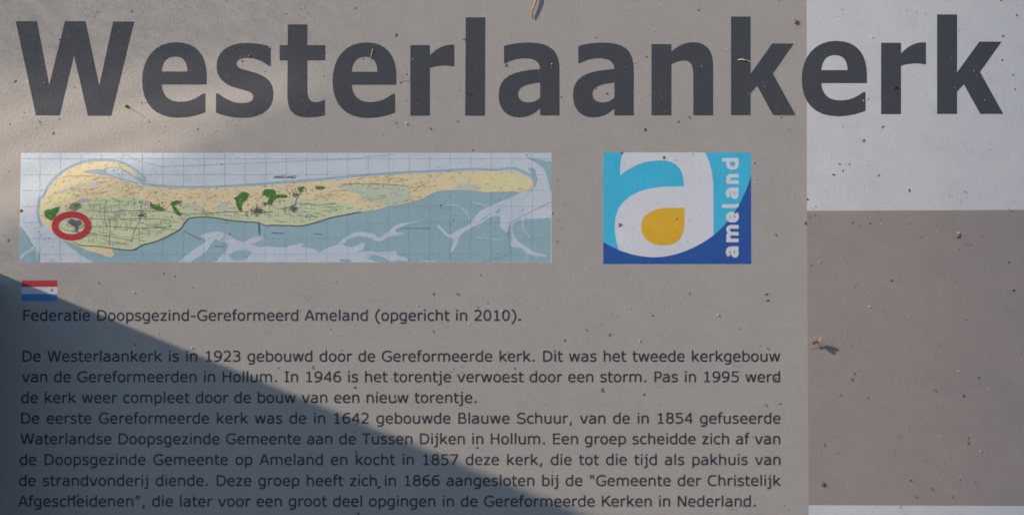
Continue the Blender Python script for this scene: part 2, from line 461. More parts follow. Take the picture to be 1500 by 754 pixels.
def text_line(name, s, x0, x1, y, em, mat, parent, layer=3, justify=True, extra=22, shear=0.0, y1=None):
    words = s.split(' ')
    sc = 1.0
    gap = 0.352 * em
    w = text_width(words, em, gap)
    if justify: gap += (x1 - x0 - w) / max(1, len(words) - 1)
    else: sc = (x1 - x0) / w
    x = -glyph(words[0][0])[3] * em / 1000
    vs, fs = [], []
    for wi, wd in enumerate(words):
        for c in wd:
            adv, v, t, a, b = glyph(c, extra)
            base = len(vs)
            for px, py in v:
                X = x0 + (x + (px + shear * py) * em / 1000) * sc
                yy = y if y1 is None else y + (y1 - y) * (X - x0) / (x1 - x0)
                vs.append(P(X, yy - py * em / 1000, layer * LAY))
            for tr in t:
                p, q, r = (vs[base + i] for i in tr)
                k = tuple(base + i for i in tr)
                fs.append(k if (q - p).cross(r - p).y < 0 else k[::-1])
            x += adv * em / 1000
        x += gap
    return new_obj(name, vs, fs, mat, parent)

EM = 21.54
T = M['text']
LINES = [
 ("Federatie Doopsgezind-Gereformeerd Ameland (opgericht in 2010).", 34.3, 763, 469.5, False),
 ("De Westerlaankerk is in 1923 gebouwd door de Gereformeerde kerk. Dit was het tweede kerkgebouw", 33.3, 1142.7, 529.2, True),
 ("van de Gereformeerden in Hollum. In 1946 is het torentje verwoest door een storm. Pas in 1995 werd", 32, 1142.5, 559.3, True),
 ("de kerk weer compleet door de bouw van een nieuw torentje.", 31.2, 697.9, 589.7, False),
 ("De eerste Gereformeerde kerk was de in 1642 gebouwde Blauwe Schuur, van de in 1854 gefuseerde", 31.2, 1143.3, 619.9, True),
 ("Waterlandse Doopsgezinde Gemeente aan de Tussen Dijken in Hollum. Een groep scheidde zich af van", 30.1, 1142.8, 650.0, True),
 ("de Doopsgezinde Gemeente op Ameland en kocht in 1857 deze kerk, die tot die tijd als pakhuis van", 28.8, 1143, 680.4, True),
 ("de strandvonderij diende. Deze groep heeft zich in 1866 aangesloten bij de “Gemeente der Christelijk", 28, 1144, 711, True),
 ("Afgescheidenen”, die later voor een groot deel opgingen in de Gereformeerde Kerken in Nederland.", 26.7, 1106.7, 741.2, False),
]
for s, a, b, y, j in LINES:
    text_line('text_line', s, a, b, y, EM, T, sign, justify=j)

# ------------------------------------------------------------------ the map
r5 = lambda x, y: (x / S, 200 + y / S)
r6 = lambda x, y: (400 + x / S, 200 + y / S)
def R5(*p): return [r5(p[i], p[i + 1]) for i in range(0, len(p), 2)]
def R6(*p): return [r6(p[i], p[i + 1]) for i in range(0, len(p), 2)]
mp = flat('map_print', [[(30.6, 224), (808, 224), (808.2, 384.6), (28, 384.3)]], 1, M['sea'], sign)
tag(mp, 'printed map of a long island')
def clipmap(pts):
    return [(min(max(x, 30.4 - (y - 224) * 0.015), 807.9), min(max(y, 224.2), 384.2)) for x, y in pts]
south = R5(330, 548, 420, 620, 490, 661) + R6(1453, 661, 1453, 425, 1310, 432, 1275, 442, 1190, 420, 1150, 365, 1230, 325, 1300, 292, 860, 270, 400, 390, 0, 440) + R5(1350, 430, 980, 410, 900, 480, 700, 560, 500, 560)
flat('tidal_flat', [clipmap(south)], 2, M['mud'], mp)
flat('tidal_flat', [clipmap(R5(104, 465, 150, 525, 180, 590, 205, 640, 205, 661, 98, 661))], 2, M['mud'], mp)
flat('tidal_flat', [clipmap(smooth_path(R6(1325, 105, 1370, 116, 1430, 130, 1456, 138, 1456, 290, 1440, 240, 1425, 185, 1395, 150, 1350, 125), True))], 2, M['mud'], mp)
flat('tidal_flat', [clipmap(smooth_path(R6(1335, 165, 1370, 172, 1375, 200, 1385, 230, 1370, 240, 1360, 210), True))], 2, M['mud'], mp)
flat('tidal_flat', [clipmap(smooth_path(R6(1265, 378, 1290, 372, 1310, 383, 1290, 392), True))], 2, M['mud'], mp)
# channels
ch1 = R5(935, 662, 1000, 600, 1060, 562, 1078, 545, 1050, 520, 1100, 500, 1160, 500, 1220, 530, 1270, 550, 1330, 525, 1385, 530, 1330, 560, 1400, 575, 1500, 580) + \
      R6(80, 572, 160, 560, 150, 575, 215, 588, 240, 605, 290, 580, 360, 560, 370, 570, 420, 575, 475, 555, 470, 590, 440, 605, 500, 600, 560, 605, 640, 600, 650, 620, 700, 635, 700, 652, 650, 645, 620, 655, 570, 628, 520, 620, 500, 640, 560, 662, 350, 662) + \
      R5(1500, 662, 1150, 662, 1130, 650, 1180, 600, 1190, 560, 1120, 545, 1080, 600, 1020, 640, 985, 662)
flat('sea_channel', [clipmap(smooth_path(ch1, True, 3))], 3, M['channel'], mp)
ch2 = R6(340, 560, 390, 520, 450, 498, 520, 508, 555, 528, 600, 500, 640, 465, 700, 448, 770, 443, 700, 460, 660, 477, 640, 500, 700, 508, 620, 520, 560, 548, 500, 530, 450, 520, 400, 535, 365, 560)
flat('sea_channel', [smooth_path(ch2, True, 3)], 3, M['channel'], mp)
ch3 = R6(1352, 284, 1240, 322, 1120, 370, 1065, 408, 1030, 455, 960, 493, 920, 512, 870, 465, 862, 475, 915, 525, 945, 540, 930, 590, 938, 604, 965, 560, 985, 512, 1040, 475, 1090, 455, 1140, 420, 1188, 418, 1185, 460, 1200, 485, 1225, 500, 1240, 450, 1245, 520, 1245, 575, 1300, 582, 1330, 615, 1390, 625, 1440, 622, 1380, 608, 1345, 590, 1300, 560, 1262, 520, 1252, 470, 1275, 440, 1330, 426, 1300, 380, 1330, 310)
flat('sea_channel', [clipmap(smooth_path(ch3, True, 3))], 3, M['channel'], mp)
flat('sea_channel', ribbon(smooth_path(R6(900, 360, 945, 358, 985, 372, 1012, 400, 1030, 432)), 1.4), 3, M['channel'], mp)
flat('sea_channel', ribbon(smooth_path(R6(1055, 528, 1120, 532, 1180, 538, 1215, 528)), 1.3), 3, M['channel'], mp)
flat('sea_channel', ribbon(smooth_path(R6(1306, 432, 1306, 470, 1325, 505, 1345, 530)), lambda t: 2.2 - 1.5 * t), 4, M['channel'], mp)
flat('sea_channel', ribbon(smooth_path(R6(1325, 600, 1328, 630, 1322, 655)), 1.4), 4, M['channel'], mp)
flat('sea_channel', [clipmap(p) for p in ribbon(smooth_path(R5(106, 638, 130, 612, 155, 598, 182, 572)), 3.2)], 3, M['channel'], mp)
flat('sea_channel', ribbon(smooth_path(R6(1040, 340, 1080, 352, 1125, 366)), 1.4), 4, M['channel'], mp)
flat('sea_channel', ribbon(smooth_path(R6(760, 655, 800, 650, 850, 657)), 1.6), 4, M['channel'], mp)
flat('tidal_flat', [smooth_path(R5(1200, 620, 1235, 598, 1290, 595, 1312, 610, 1285, 640, 1240, 650, 1215, 640), True)], 4, M['mud'], mp)
flat('tidal_flat', [smooth_path(R6(240, 605, 300, 592, 330, 600, 300, 612), True)], 4, M['channel'], mp)
for q in (R6(345, 640, 360, 660, 410, 660, 400, 640), R6(1080, 440, 1110, 420, 1140, 400, 1110, 430), R6(570, 625, 590, 640, 610, 655, 585, 650), R6(1180, 375, 1160, 400, 1175, 405, 1195, 385)):
    flat('tidal_flat', [clipmap(q)], 4, M['mud'], mp)
# island
isl = R5(215, 445, 208, 400, 212, 350, 235, 310, 260, 265, 300, 220, 350, 180, 410, 150, 470, 135, 540, 130, 610, 138, 660, 155, 700, 185, 718, 208, 705, 210, 680, 190, 640, 172, 590, 163, 555, 165, 540, 174, 500, 172, 450, 180, 440, 188, 500, 197, 550, 202, 600, 217, 660, 234, 740, 252, 800, 262, 880, 268, 960, 270, 1060, 270, 1160, 268, 1250, 262, 1340, 258, 1427, 253) + \
      R6(100, 243, 200, 235, 350, 225, 450, 213, 560, 205, 680, 197, 800, 190, 900, 186, 1000, 182, 1100, 180, 1180, 182, 1260, 190, 1320, 205, 1355, 225, 1362, 250, 1345, 275, 1300, 285, 1200, 290, 1110, 293, 1060, 285, 950, 282, 860, 288, 810, 310, 760, 335, 690, 352, 600, 365, 560, 380, 460, 395, 400, 405, 300, 425, 220, 450, 150, 466, 80, 465) + \
      R5(1428, 463, 1390, 465, 1350, 450, 1290, 445, 1200, 437, 1130, 425, 1050, 420, 990, 428, 965, 450, 940, 485, 900, 510, 860, 530, 800, 553, 740, 568, 685, 594, 600, 587, 590, 600, 600, 620, 570, 632, 520, 612, 450, 592, 400, 568, 340, 540, 290, 505, 240, 465)
north = R5(222, 470, 206, 440, 197, 400, 200, 350, 205, 322, 225, 312, 250, 262, 290, 213, 342, 173, 405, 142, 468, 127, 540, 121, 612, 129, 665, 147, 708, 175, 745, 205, 760, 225, 745, 245, 800, 255, 960, 264, 1160, 262, 1340, 250) + R6(0, 243, 200, 228, 450, 204, 680, 188, 900, 178, 1040, 170, 1160, 174, 1250, 165, 1300, 180, 1345, 205, 1370, 235, 1366, 262)
flat('shallow_water', ribbon(smooth_path(north, False, 3), 3.6), 3, M['shore'], mp)
flat('shallow_water', [smooth_path(R5(440, 186, 500, 172, 545, 172, 560, 168, 555, 185, 600, 208, 680, 232, 742, 246, 700, 244, 620, 226, 560, 206, 500, 197), True, 3)], 4, M['shore'], mp)
flat('shallow_water', [smooth_path(R5(640, 172, 690, 190, 716, 208, 735, 212, 758, 232, 745, 244, 700, 215, 665, 190), True, 3)], 4, M['shore'], mp)
islp = smooth_path(isl, True, 3)
flat('island', [islp], 5, M['sand'], mp)
flat('beach', [smooth_path(R6(1080, 186, 1180, 186, 1260, 194, 1315, 208, 1350, 228, 1355, 250, 1338, 272, 1298, 280, 1200, 285, 1110, 288, 1090, 250), True, 3)], 6, M['sandp'], mp)
flat('beach', [smooth_path(R5(225, 350, 260, 320, 320, 300, 400, 275, 405, 300, 340, 335, 260, 370, 225, 400), True, 3)], 6, M['sandp'], mp)
flat('meadow', [wobble(smooth_path(R5(318, 425, 305, 400, 330, 368, 395, 372, 402, 335, 470, 345, 530, 320, 640, 318, 735, 322, 745, 360, 800, 378, 890, 385, 960, 378, 1062, 398, 1140, 395, 1225, 394, 1300, 402, 1345, 385, 1427, 372) +
     R6(20, 352, 100, 325, 240, 325, 330, 345, 400, 360, 458, 380, 400, 400, 300, 420, 220, 446, 150, 461, 80, 460, 0, 456) +
     R5(1395, 460, 1350, 446, 1200, 433, 1050, 416, 985, 424, 935, 481, 860, 526, 740, 564, 685, 589, 520, 573, 430, 566, 340, 520, 290, 480), True, 3), 0.25, 4)], 6, M['field'], mp)
flat('meadow', [smooth_path(R6(352, 258, 450, 253, 600, 256, 712, 262, 718, 310, 740, 330, 690, 348, 600, 360, 555, 350, 470, 325, 440, 295, 370, 285), True, 3)], 6, M['fieldp'], mp)
flat('meadow', [smooth_path(R6(960, 252, 1000, 245, 1060, 250, 1085, 262, 1060, 281, 930, 279, 955, 268), True, 3)], 7, M['fieldp'], mp)
flat('meadow', [smooth_path(R5(945, 352, 1000, 350, 1065, 372, 1062, 392, 960, 375), True, 3)], 7, M['fieldp'], mp)
flat('meadow', [smooth_path(R5(1130, 385, 1150, 355, 1175, 345, 1200, 365, 1235, 390), True, 3)], 7, M['fieldp'], mp)
flat('meadow', [smooth_path(R5(290, 300, 330, 275, 400, 250, 450, 245, 440, 258, 380, 272, 330, 290), True, 3)], 7, M['fieldp'], mp)
flat('pond', [smooth_path(R5(465, 245, 495, 236, 525, 245, 505, 262, 480, 258), True, 3)], 7, M['sea'], mp)
for q in (R5(235, 388, 262, 382, 312, 366, 305, 395, 285, 425, 272, 438, 250, 430, 232, 412), R5(1222, 325, 1245, 308, 1272, 290, 1302, 300, 1290, 330, 1265, 355, 1268, 385, 1258, 392, 1238, 368, 1232, 332),
          R5(1375, 288, 1392, 275, 1438, 280, 1446, 303, 1500, 308, 1500, 320, 1443, 325, 1422, 357, 1402, 348, 1406, 322, 1375, 305),
          R5(785, 343, 800, 350, 830, 362, 862, 378, 852, 390, 818, 385, 790, 370), R5(893, 345, 920, 335, 946, 336, 944, 350, 912, 356, 925, 378, 952, 405, 940, 416, 915, 400, 900, 365),
          R6(130, 270, 162, 262, 152, 284, 138, 288), R6(225, 263, 262, 261, 264, 276, 228, 276), R5(370, 352, 420, 350, 415, 380, 375, 388)):
    flat('woodland', [wobble(smooth_path(q, True, 3), 0.35, len(q))], 8, M['wood'] if q[0][0] != r5(370, 352)[0] else M['road'], mp)
wr = random.Random(12)
for cx, cy, sx, sy, nn in ((*r5(265, 400), 9, 7, 26), (*r5(1262, 340), 7, 11, 30), (*r5(1420, 310), 13, 7, 34), (*r5(825, 368), 12, 6, 26), (*r5(922, 370), 9, 10, 26), (*r5(690, 345), 14, 5, 16), (*r6(150, 275), 9, 4, 14), (*r6(245, 270), 7, 2.5, 10), (*r5(385, 365), 8, 5, 16), (*r6(60, 300), 22, 6, 16)):
    for mt, lay, nm in ((M['wood'], 8.2, 'woodland_edge'), (M['field'], 8.3, 'clearings')):
        q = []
        for i in range(nn if lay < 8.25 else nn // 2):
            x, y = wr.gauss(cx, sx * .55), wr.gauss(cy, sy * .55)
            k = wr.uniform(.5, 1.5) if lay < 8.25 else wr.uniform(.35, .8)
            q.append([(x + k * wr.uniform(.7, 1.3) * math.cos(t), y + k * wr.uniform(.4, 1) * math.sin(t)) for t in (0.3, 1.5, 2.8, 4, 5.2)])
        tag(flat(nm, q, lay, mt, mp), kind='stuff')
def star(cx, cy, r, n=11, seed=1, sq=0.8):
    rr = random.Random(seed); out = []
    for i in range(n * 2):
        a = math.pi * i / n; k = r * (rr.uniform(.75, 1.25) if i % 2 else rr.uniform(.25, .6))
        out.append((cx + k * math.cos(a), cy + sq * k * math.sin(a)))
    return out
for q in (R5(400, 338, 425, 322, 462, 326, 472, 340, 440, 346, 408, 350), R5(745, 332, 782, 336, 780, 362, 748, 360), R5(588, 392, 640, 385, 652, 408, 600, 414), R5(945, 420, 975, 425, 960, 445, 946, 438)):
    flat('hamlet', [q], 7, M['pink'], mp)
def village_streets(cx, cy, r, n, seed, sq=.7):
    rr = random.Random(seed); out = []
    for i in range(n):
        a = rr.uniform(0, 6.28); d = r * abs(rr.gauss(0, .42)); x, y = cx + d * math.cos(a), cy + d * sq * math.sin(a)
        b = rr.uniform(0, 3.14); l = rr.uniform(.8, 3.2)
        out += ribbon([(x, y), (x + l * math.cos(b), y + l * math.sin(b))], rr.uniform(.5, 1.1))
    return out
for (q, r_, n_) in ((r5(1350, 388), 20, 110), (r6(105, 378), 14, 60), (r5(745, 408), 8, 30), (r5(392, 455), 15, 60), (r5(400, 360), 10, 30), (r5(1395, 350), 10, 30), (r6(120, 300), 12, 30)):
    ob = flat('village_streets', village_streets(*q, r_, n_, int(q[0])), 9.5, M['dike'], mp); tag(ob, kind='stuff')
vill = R5(352, 443, 378, 428, 396, 440, 420, 437, 432, 458, 412, 468, 405, 502, 395, 500, 393, 470, 362, 458)
flat('village', [vill], 9, M['town'], mp)
x, y = r5(1350, 388); flat('village', [star(x, y, 9, 12, 3, .62)], 9, M['town'], mp)
x, y = r5(740, 412); flat('village', [star(x, y, 5.5, 8, 4)], 9, M['town'], mp)
x, y = r6(105, 378); flat('village', [star(x, y, 6, 10, 6, .8)], 9, M['town'], mp)
flat('village', ribbon(R6(112, 375, 122, 330, 140, 300, 145, 285), 1.1), 8, M['town'], mp)
# dike, roads, ditches
flat('dike_line', ribbon(smooth_path(R5(380, 550, 430, 570, 520, 575, 685, 594, 740, 568, 800, 553, 860, 530, 940, 485, 965, 450, 990, 428, 1050, 420, 1130, 425, 1200, 437, 1290, 445, 1350, 450, 1390, 465, 1427, 463) + R6(80, 465, 150, 466, 220, 450, 300, 425, 400, 405, 458, 393)), 1.15), 10, M['dike'], mp)
flat('dike_line', ribbon(R5(1353, 450, 1357, 510), 1.3), 11, M['dike'], mp)
flat('dike_line', ribbon(smooth_path(R5(960, 490, 1010, 520, 1052, 537)), .8), 10, M['dike'], mp)
rl = random.Random(5)
def inside(p, poly):
    c = False; n = len(poly)
    for i in range(n):
        a, b = poly[i], poly[(i + 1) % n]
        if (a[1] > p[1]) != (b[1] > p[1]) and p[0] < (b[0] - a[0]) * (p[1] - a[1]) / (b[1] - a[1]) + a[0]: c = not c
    return c
field_poly = R5(318, 425, 395, 372, 530, 325, 735, 325, 900, 390, 1427, 380) + R6(240, 330, 440, 380, 150, 458) + R5(1350, 440, 1050, 412, 980, 420, 860, 515, 685, 580, 430, 555)
roads = [R5(455, 385, 560, 395, 700, 388, 850, 390, 1000, 405, 1200, 395, 1400, 392), R5(440, 475, 560, 470, 700, 480, 800, 478, 900, 470), R5(570, 420, 575, 480, 570, 570), R5(745, 330, 735, 400, 725, 450, 700, 500, 690, 540),
         R5(740, 450, 800, 470, 930, 490), R5(1065, 372, 1060, 405), R5(1300, 380, 1390, 400, 1430, 385), R5(470, 430, 600, 435, 745, 430, 900, 435), R5(560, 330, 545, 400, 560, 470),
         R6(0, 372, 60, 378, 140, 350, 250, 360, 330, 350), R6(355, 252, 450, 248, 600, 252, 710, 258), R5(440, 500, 560, 520, 700, 545), R5(310, 470, 350, 490, 420, 500)]
pl = []
for k, r in enumerate(roads): flat('road_line', ribbon(wobble(smooth_path(r), .3, k), .6), 8.5 + .02 * k, M['dike'], mp)
lines = []
for i in range(1500):
    x, y = rl.uniform(80, 520), rl.uniform(270, 362)
    if not inside((x, y), field_poly): continue
    if rl.random() < .5: a = rl.gauss(0.05, .12); l = rl.uniform(4, 16)
    else: a = rl.gauss(1.5, .12); l = rl.uniform(3, 8)
    e = (x + l * math.cos(a), y + l * math.sin(a))
    if inside(e, field_poly): lines += ribbon([(x, y), ((x + e[0]) / 2 + rl.uniform(-.4, .4), (y + e[1]) / 2 + rl.uniform(-.5, .5)), e], rl.choice((.45, .5, .8)))
ob = flat('ditch_lines', lines, 7.5, M['road'], mp); tag(ob, kind='stuff')
dl = []
for i in range(1500):
    x, y = rl.uniform(62, 770), rl.uniform(238, 320)
    if not inside((x, y), islp) or inside((x, y), field_poly): continue
    if x > 640 and rl.random() < .75: continue
    a = rl.gauss(-0.1, .35); l = rl.uniform(1, 6)
    e = (x + l * math.cos(a), y + l * math.sin(a))
    if inside(e, islp): dl += ribbon([(x, y), e], rl.choice((.4, .6, 1.0)))
for i in range(60):
    x, y = rl.uniform(70, 640), rl.uniform(255, 300)
    a = rl.gauss(-0.08, .08); l = rl.uniform(6, 26)
    p = [(x + l * t / 3 * math.cos(a), y + l * t / 3 * math.sin(a) + rl.uniform(-.8, .8)) for t in range(4)]
    if all(inside(u, islp) and not inside(u, field_poly) for u in p): dl += ribbon(p, .55)
ob = flat('dune_marks', dl, 7.6, M['brownl'], mp); tag(ob, kind='stuff')
# grid
gl = []
x = 58.5
while x < 806:
    gl += ribbon([(x, 225), (x - .5, 383)], .3); x += 30.05
y = 232.5
while y < 384:
    gl += ribbon([(32, y), (806, y)], .3); y += 23.3
flat('grid_lines', gl, 4.5, M['gridm'], mp)
# dashed borders and other thin marks
def dashes(pts, on, off, w):
    out = []
    for a, b in zip(pts, pts[1:]):
        l = math.hypot(b[0] - a[0], b[1] - a[1]); t = 0
        while t < l:
            u, v = t / l, min(1, (t + on) / l)
            out += ribbon([(a[0] + (b[0] - a[0]) * u, a[1] + (b[1] - a[1]) * u), (a[0] + (b[0] - a[0]) * v, a[1] + (b[1] - a[1]) * v)], w)
            t += on + off
    return out
flat('dashed_border', dashes(R5(645, 90, 720, 125, 840, 158, 1427, 135) + R6(150, 128, 400, 118, 640, 92), 3.4, 1.1, .55), 5, M['gridm'], mp)
flat('border_line', ribbon(R5(106, 468, 175, 575, 203, 610, 205, 655), .6), 5, M['gridm'], mp)
flat('border_line', ribbon(R6(1090, 658, 1237, 615, 1237, 450, 1450, 342), .65), 5, M['gridm'], mp)
ml = []
for cx, cy, w in ((185, 480, 3), (200, 498, 3), (212, 515, 4), (235, 540, 4), (275, 575, 4), (545, 165 + 0, 0)):
    if w: x, y = r5(cx, cy); ml += ribbon([(x - w / 3, y - .4), (x + w / 3, y + .4)], .7)
for k in range(22):
    x, y = r6(662 + k * 7.3, 480); ml += ribbon([(x, y - .8), (x + .2, y + .8)], .8)
for a in (R6(0, 505, 60, 508), R6(210, 508, 255, 510), R5(1420, 503, 1490, 507), R5(1320, 560, 1350, 572, 1375, 576), R5(1120, 572, 1175, 576), R5(1125, 635, 1140, 650), R5(640, 575, 680, 578)):
    ml += ribbon(a, .7)
tag(flat('small_marks', ml, 5.5, M['dike'], mp), kind='stuff')
text_line('map_lettering', 'AMELAND', 400.5, 433, 261.2, 4.9, M['dike'], mp, layer=5, justify=False, extra=50, shear=.25)
def ring(cx, cy, rx, ry, n=48): return [(cx + rx * math.cos(2 * math.pi * i / n), cy + ry * math.sin(2 * math.pi * i / n)) for i in range(n)]
flat('ring_mark', [ring(104.8, 330.8, 29.1, 21.3)], 12, M['red'], mp, [ring(104.8, 330.8, 19.4, 12.1)])

# ------------------------------------------------------------------ logo
SL = 1206 / 320
zl = lambda x, y: (840 + x / SL, 200 + y / SL)
lg = flat('logo_print', [[zl(166, 88), zl(979, 88), zl(981, 703), zl(164, 703)]], 1, M['cyan'], sign)
arc = bez("M 165 582 C 260 640 360 666 452 666 C 560 666 690 610 773 545 C 880 460 950 330 980 213", zl, 14)
flat('blue_wave', [arc + [zl(981, 703), zl(164, 703)]], 2, M['navy'], lg)
# the part of the arc between the letter's two feet
a1 = [p for p in arc if zl(252, 0)[0] < p[0] < zl(773, 0)[0]]
aout = bez("M 773 545 L 773 290 C 773 205 752 130 725 88 L 275 88 C 258 125 258 165 258 215 C 320 160 400 132 480 132 C 570 132 611 180 611 276 L 520 276 C 350 283 228 345 228 490 C 228 545 238 590 252 627", zl)
flat('big_letter', [aout + a1], 3, M['lwhite'], lg)
flat('yellow_drop', [bez("M 612 394 L 530 394 C 430 396 374 430 374 497 C 374 560 420 601 500 601 C 575 601 612 560 613 470", zl)], 4, M['yellow'], lg)
# vertical lettering: u runs up the logo, v runs left
LWD = {
 'a': (63, ["M 10 52 C 22 60 30 62 36 60 C 48 58 52 50 52 40 L 52 0", "M 52 36 C 25 38 11 32 11 20 C 11 8 30 6 52 18"]),
 'm': (95, ["M 11 0 L 11 69", "M 11 44 C 20 60 44 66 47 44 L 47 0", "M 47 44 C 58 60 82 66 84 44 L 84 0"]),
 'e': (60, ["M 11 34 L 49 34 C 50 52 42 60 31 60 C 16 60 10 48 10 34 C 10 16 20 9 32 9 C 40 9 46 11 52 15"]),
 'l': (22, ["M 11 92 L 11 18 C 11 10 15 8 22 9"]),
 'n': (56, ["M 11 0 L 11 69", "M 11 42 C 20 58 43 66 46 44 L 46 0"]),
 'd': (66, ["M 55 92 L 55 0", "M 55 55 C 40 62 11 64 11 34 C 11 4 40 6 55 14"]),
}
for chh, y0, wd in (('a', 668, 63), ('m', 584, 97), ('e', 474, 58), ('l', 396, 24), ('a', 345, 64), ('n', 262, 55), ('d', 186, 68)):
    w, st_ = LWD[chh]; q = []
    for s in st_:
        pts = bez(s, steps=6)
        q += ribbon([zl(912 - v, y0 - u * wd / w) for u, v in pts], 20.5 / SL)
    flat('small_letter', q, 3, M['lwhite'], lg)

# ------------------------------------------------------------------ flag
fl = flat('flag_print', [[(31.9, 420), (84.1, 420), (84, 430.6), (31.6, 430.6)]], 1, M['white'], sign)
tag(fl, 'small printed red, white and blue flag')
flat('red_stripe', [[(32, 410.5), (84.2, 410.5), (84.1, 420), (31.9, 420)]], 1, M['fred'], fl)
flat('blue_stripe', [[(31.6, 430.6), (84, 430.6), (83.9, 440.7), (31.4, 440.7)]], 1, M['fblue'], fl)
flat('flag_emblem', ribbon([(74.3, 426.2), (76.4, 422.8), (78.6, 426)], .9) + ribbon([(74.8, 425.9), (78.6, 425.9)], .8), 2, M['town'], fl)

# ------------------------------------------------------------------ what lies on the board
def tube(pts, rad, n=7):
    """pts: 3-D points, rad: list of radii -> verts, faces"""
    vs, fs = [], []
    for i, p in enumerate(pts):
        d = (pts[min(i + 1, len(pts) - 1)] - pts[max(i - 1, 0)]).normalized()
        a = d.orthogonal().normalized() if i == 0 else (a_prev - d * a_prev.dot(d)).normalized()
        a_prev = a; b = d.cross(a)
        for k in range(n):
            t = 2 * math.pi * k / n
            vs.append(p + (a * math.cos(t) + b * math.sin(t)) * rad[i])
    for i in range(len(pts) - 1):
        for k in range(n):
            j = (k + 1) % n
            fs.append((i * n + k, i * n + j, (i + 1) * n + j, (i + 1) * n + k))
    fs.append(tuple(range(n))[::-1]); fs.append(tuple(range((len(pts) - 1) * n, len(pts) * n)))
    return vs, fs
def px_tube(pts, rad, n=7):
    """(px, py, height in px) and radii in px"""
    return tube([P(x, y, h * U) for x, y, h in pts], [r * U for r in rad], n)
def pebble(cx, cy, h, rx, ry, rz, ang, seed, rows=6, n=9, jit=.12):
    r = random.Random(seed); vs, fs = [], []
    c = P(cx, cy, h * U)
    for i in range(rows + 1):
        ph = math.pi * i / rows
        for k in range(n):
            t = 2 * math.pi * k / n; q = 1 + r.uniform(-jit, jit)
            x, y, z = math.cos(ph) * rx * q, math.sin(ph) * math.cos(t) * ry * q, math.sin(ph) * math.sin(t) * rz * q
            X, Z = x * math.cos(ang) - y * math.sin(ang), x * math.sin(ang) + y * math.cos(ang)
            vs.append(c + Vector((X * U, -z * U, Z * U)))
    for i in range(rows):
        for k in range(n):
            j = (k + 1) % n; fs.append((i * n + k, i * n + j, (i + 1) * n + j, (i + 1) * n + k))
    return vs, fs
def join(*ms):
    vs, fs = [], []
    for v, f in ms:
        b = len(vs); vs += list(v); fs += [tuple(i + b for i in t) for t in f]
    return vs, fs

D = dict(stalk=plain('dry_stalk_skin', (0.50, 0.33, 0.24)), straw=plain('pale_straw', (0.85, 0.76, 0.62), .5, .15), bud=plain('green_bud_skin', (0.30, 0.30, 0.03)),
         orange=plain('orange_husk', (0.50, 0.24, 0.06)), seed=plain('brown_seed', (0.20, 0.12, 0.05), .4), dark=plain('dark_dirt', (0.03, 0.022, 0.018)),
         olive=plain('brown_dirt', (0.25, 0.205, 0.16)), soil=plain('black_dirt', (0.09, 0.075, 0.065)), glint=plain('glint_grains', (0.85, 0.78, 0.68), .35, .1), rust=plain('rusty_grit', (0.27, 0.17, 0.11)),
         fly=plain('insect_body', (0.05, 0.028, 0.015), .35), leg=plain('insect_leg', (0.62, 0.42, 0.28), .4), wing=plain('insect_wing', (0.50, 0.42, 0.36), .3))

v, f = px_tube([(786, -30, 3), (787.5, -14, 4), (785.5, 0, 5), (782.5, 9, 5), (779, 17, 5), (778.5, 22, 4), (781, 28, 2.2)], [1.2, 1.6, 1.7, 1.6, 1.4, 1.2, .7], 8)
tag(new_obj('dry_stalk', v, f, D['stalk'], smooth=True), 'thin curled reddish stalk hanging in from the top edge above the letters la', 'plant scrap')

bud = bpy.data.objects.new('green_bud', None); COL.objects.link(bud); bud.location = (0, 0, 0)
tag(bud, 'tiny yellow-green bud on an upright hair between the W and first e', 'bud')
v, f = pebble(184, 155, 1.8, 3.2, 2.3, 1.8, -.4, 3)
new_obj('bud_head', v, f, D['bud'], bud, True)
v, f = px_tube([(185, 156, 1), (185.4, 156.3, 9), (186, 156.8, 17)], [.42, .36, .22], 6)
new_obj('bud_stem', v, f, D['olive'], bud, True)

v, f = pebble(30, 308, .9, 2.5, 2.0, 1.2, .3, 5)
tag(new_obj('orange_husk', v, f, D['orange'], smooth=True), 'small orange-brown husk stuck on the left edge of the map', 'husk')
v, f = pebble(972, 230.5, .9, 2.4, 1.6, 1.2, 1.3, 8)
tag(new_obj('tan_seed', v, f, D['rust'], smooth=True), 'small tan seed on the top edge of the white letter in the logo', 'seed')
v, f = px_tube([(1080.5, 88, 1), (1085, 87.6, 2.2), (1090, 88.6, 2.4), (1096, 89, 1.4)], [.3, 1.0, 1.05, .4], 7)
v2, f2 = px_tube([(1094, 89, 2), (1100, 92.5, 3), (1107, 97, 2)], [.3, .25, .15], 5)
tag(new_obj('straw_sliver', *join((v, f), (v2, f2)), D['straw'], smooth=True), 'bright pale sliver of straw lying on the stem of the first k', 'plant scrap')
v, f = px_tube([(546, 72, 3), (544.6, 78, 1.5), (543.5, 84, 1), (543.2, 88, .4)], [.45, .4, .35, .3], 5)
tag(new_obj('white_hair', v, f, D['straw'], smooth=True), 'fine white hair standing on the top of the second e of the title', 'hair')
v, f = px_tube([(682.5, 134.5, .6), (687, 137, 1.2), (692, 140, .5)], [.4, .6, .3], 5)
tag(new_obj('dark_splinter', v, f, D['dark'], smooth=True), 'tiny black splinter lying on the lower part of the title letter l', 'splinter')
v, f = pebble(1166, 33, 1.5, 3.4, 2.2, 2, 1.2, 9, jit=.2)
v2, f2 = pebble(1164, 30, 1, 1.2, 1.0, 1, .2, 10)
tag(new_obj('dark_seed', *join((v, f), (v2, f2)), D['seed'], smooth=True), 'dark brown seed between the first k top and the white field edge', 'seed')
v, f = pebble(1205, 708.5, 1.4, 3.9, 2.9, 2, -.9, 11, jit=.08)
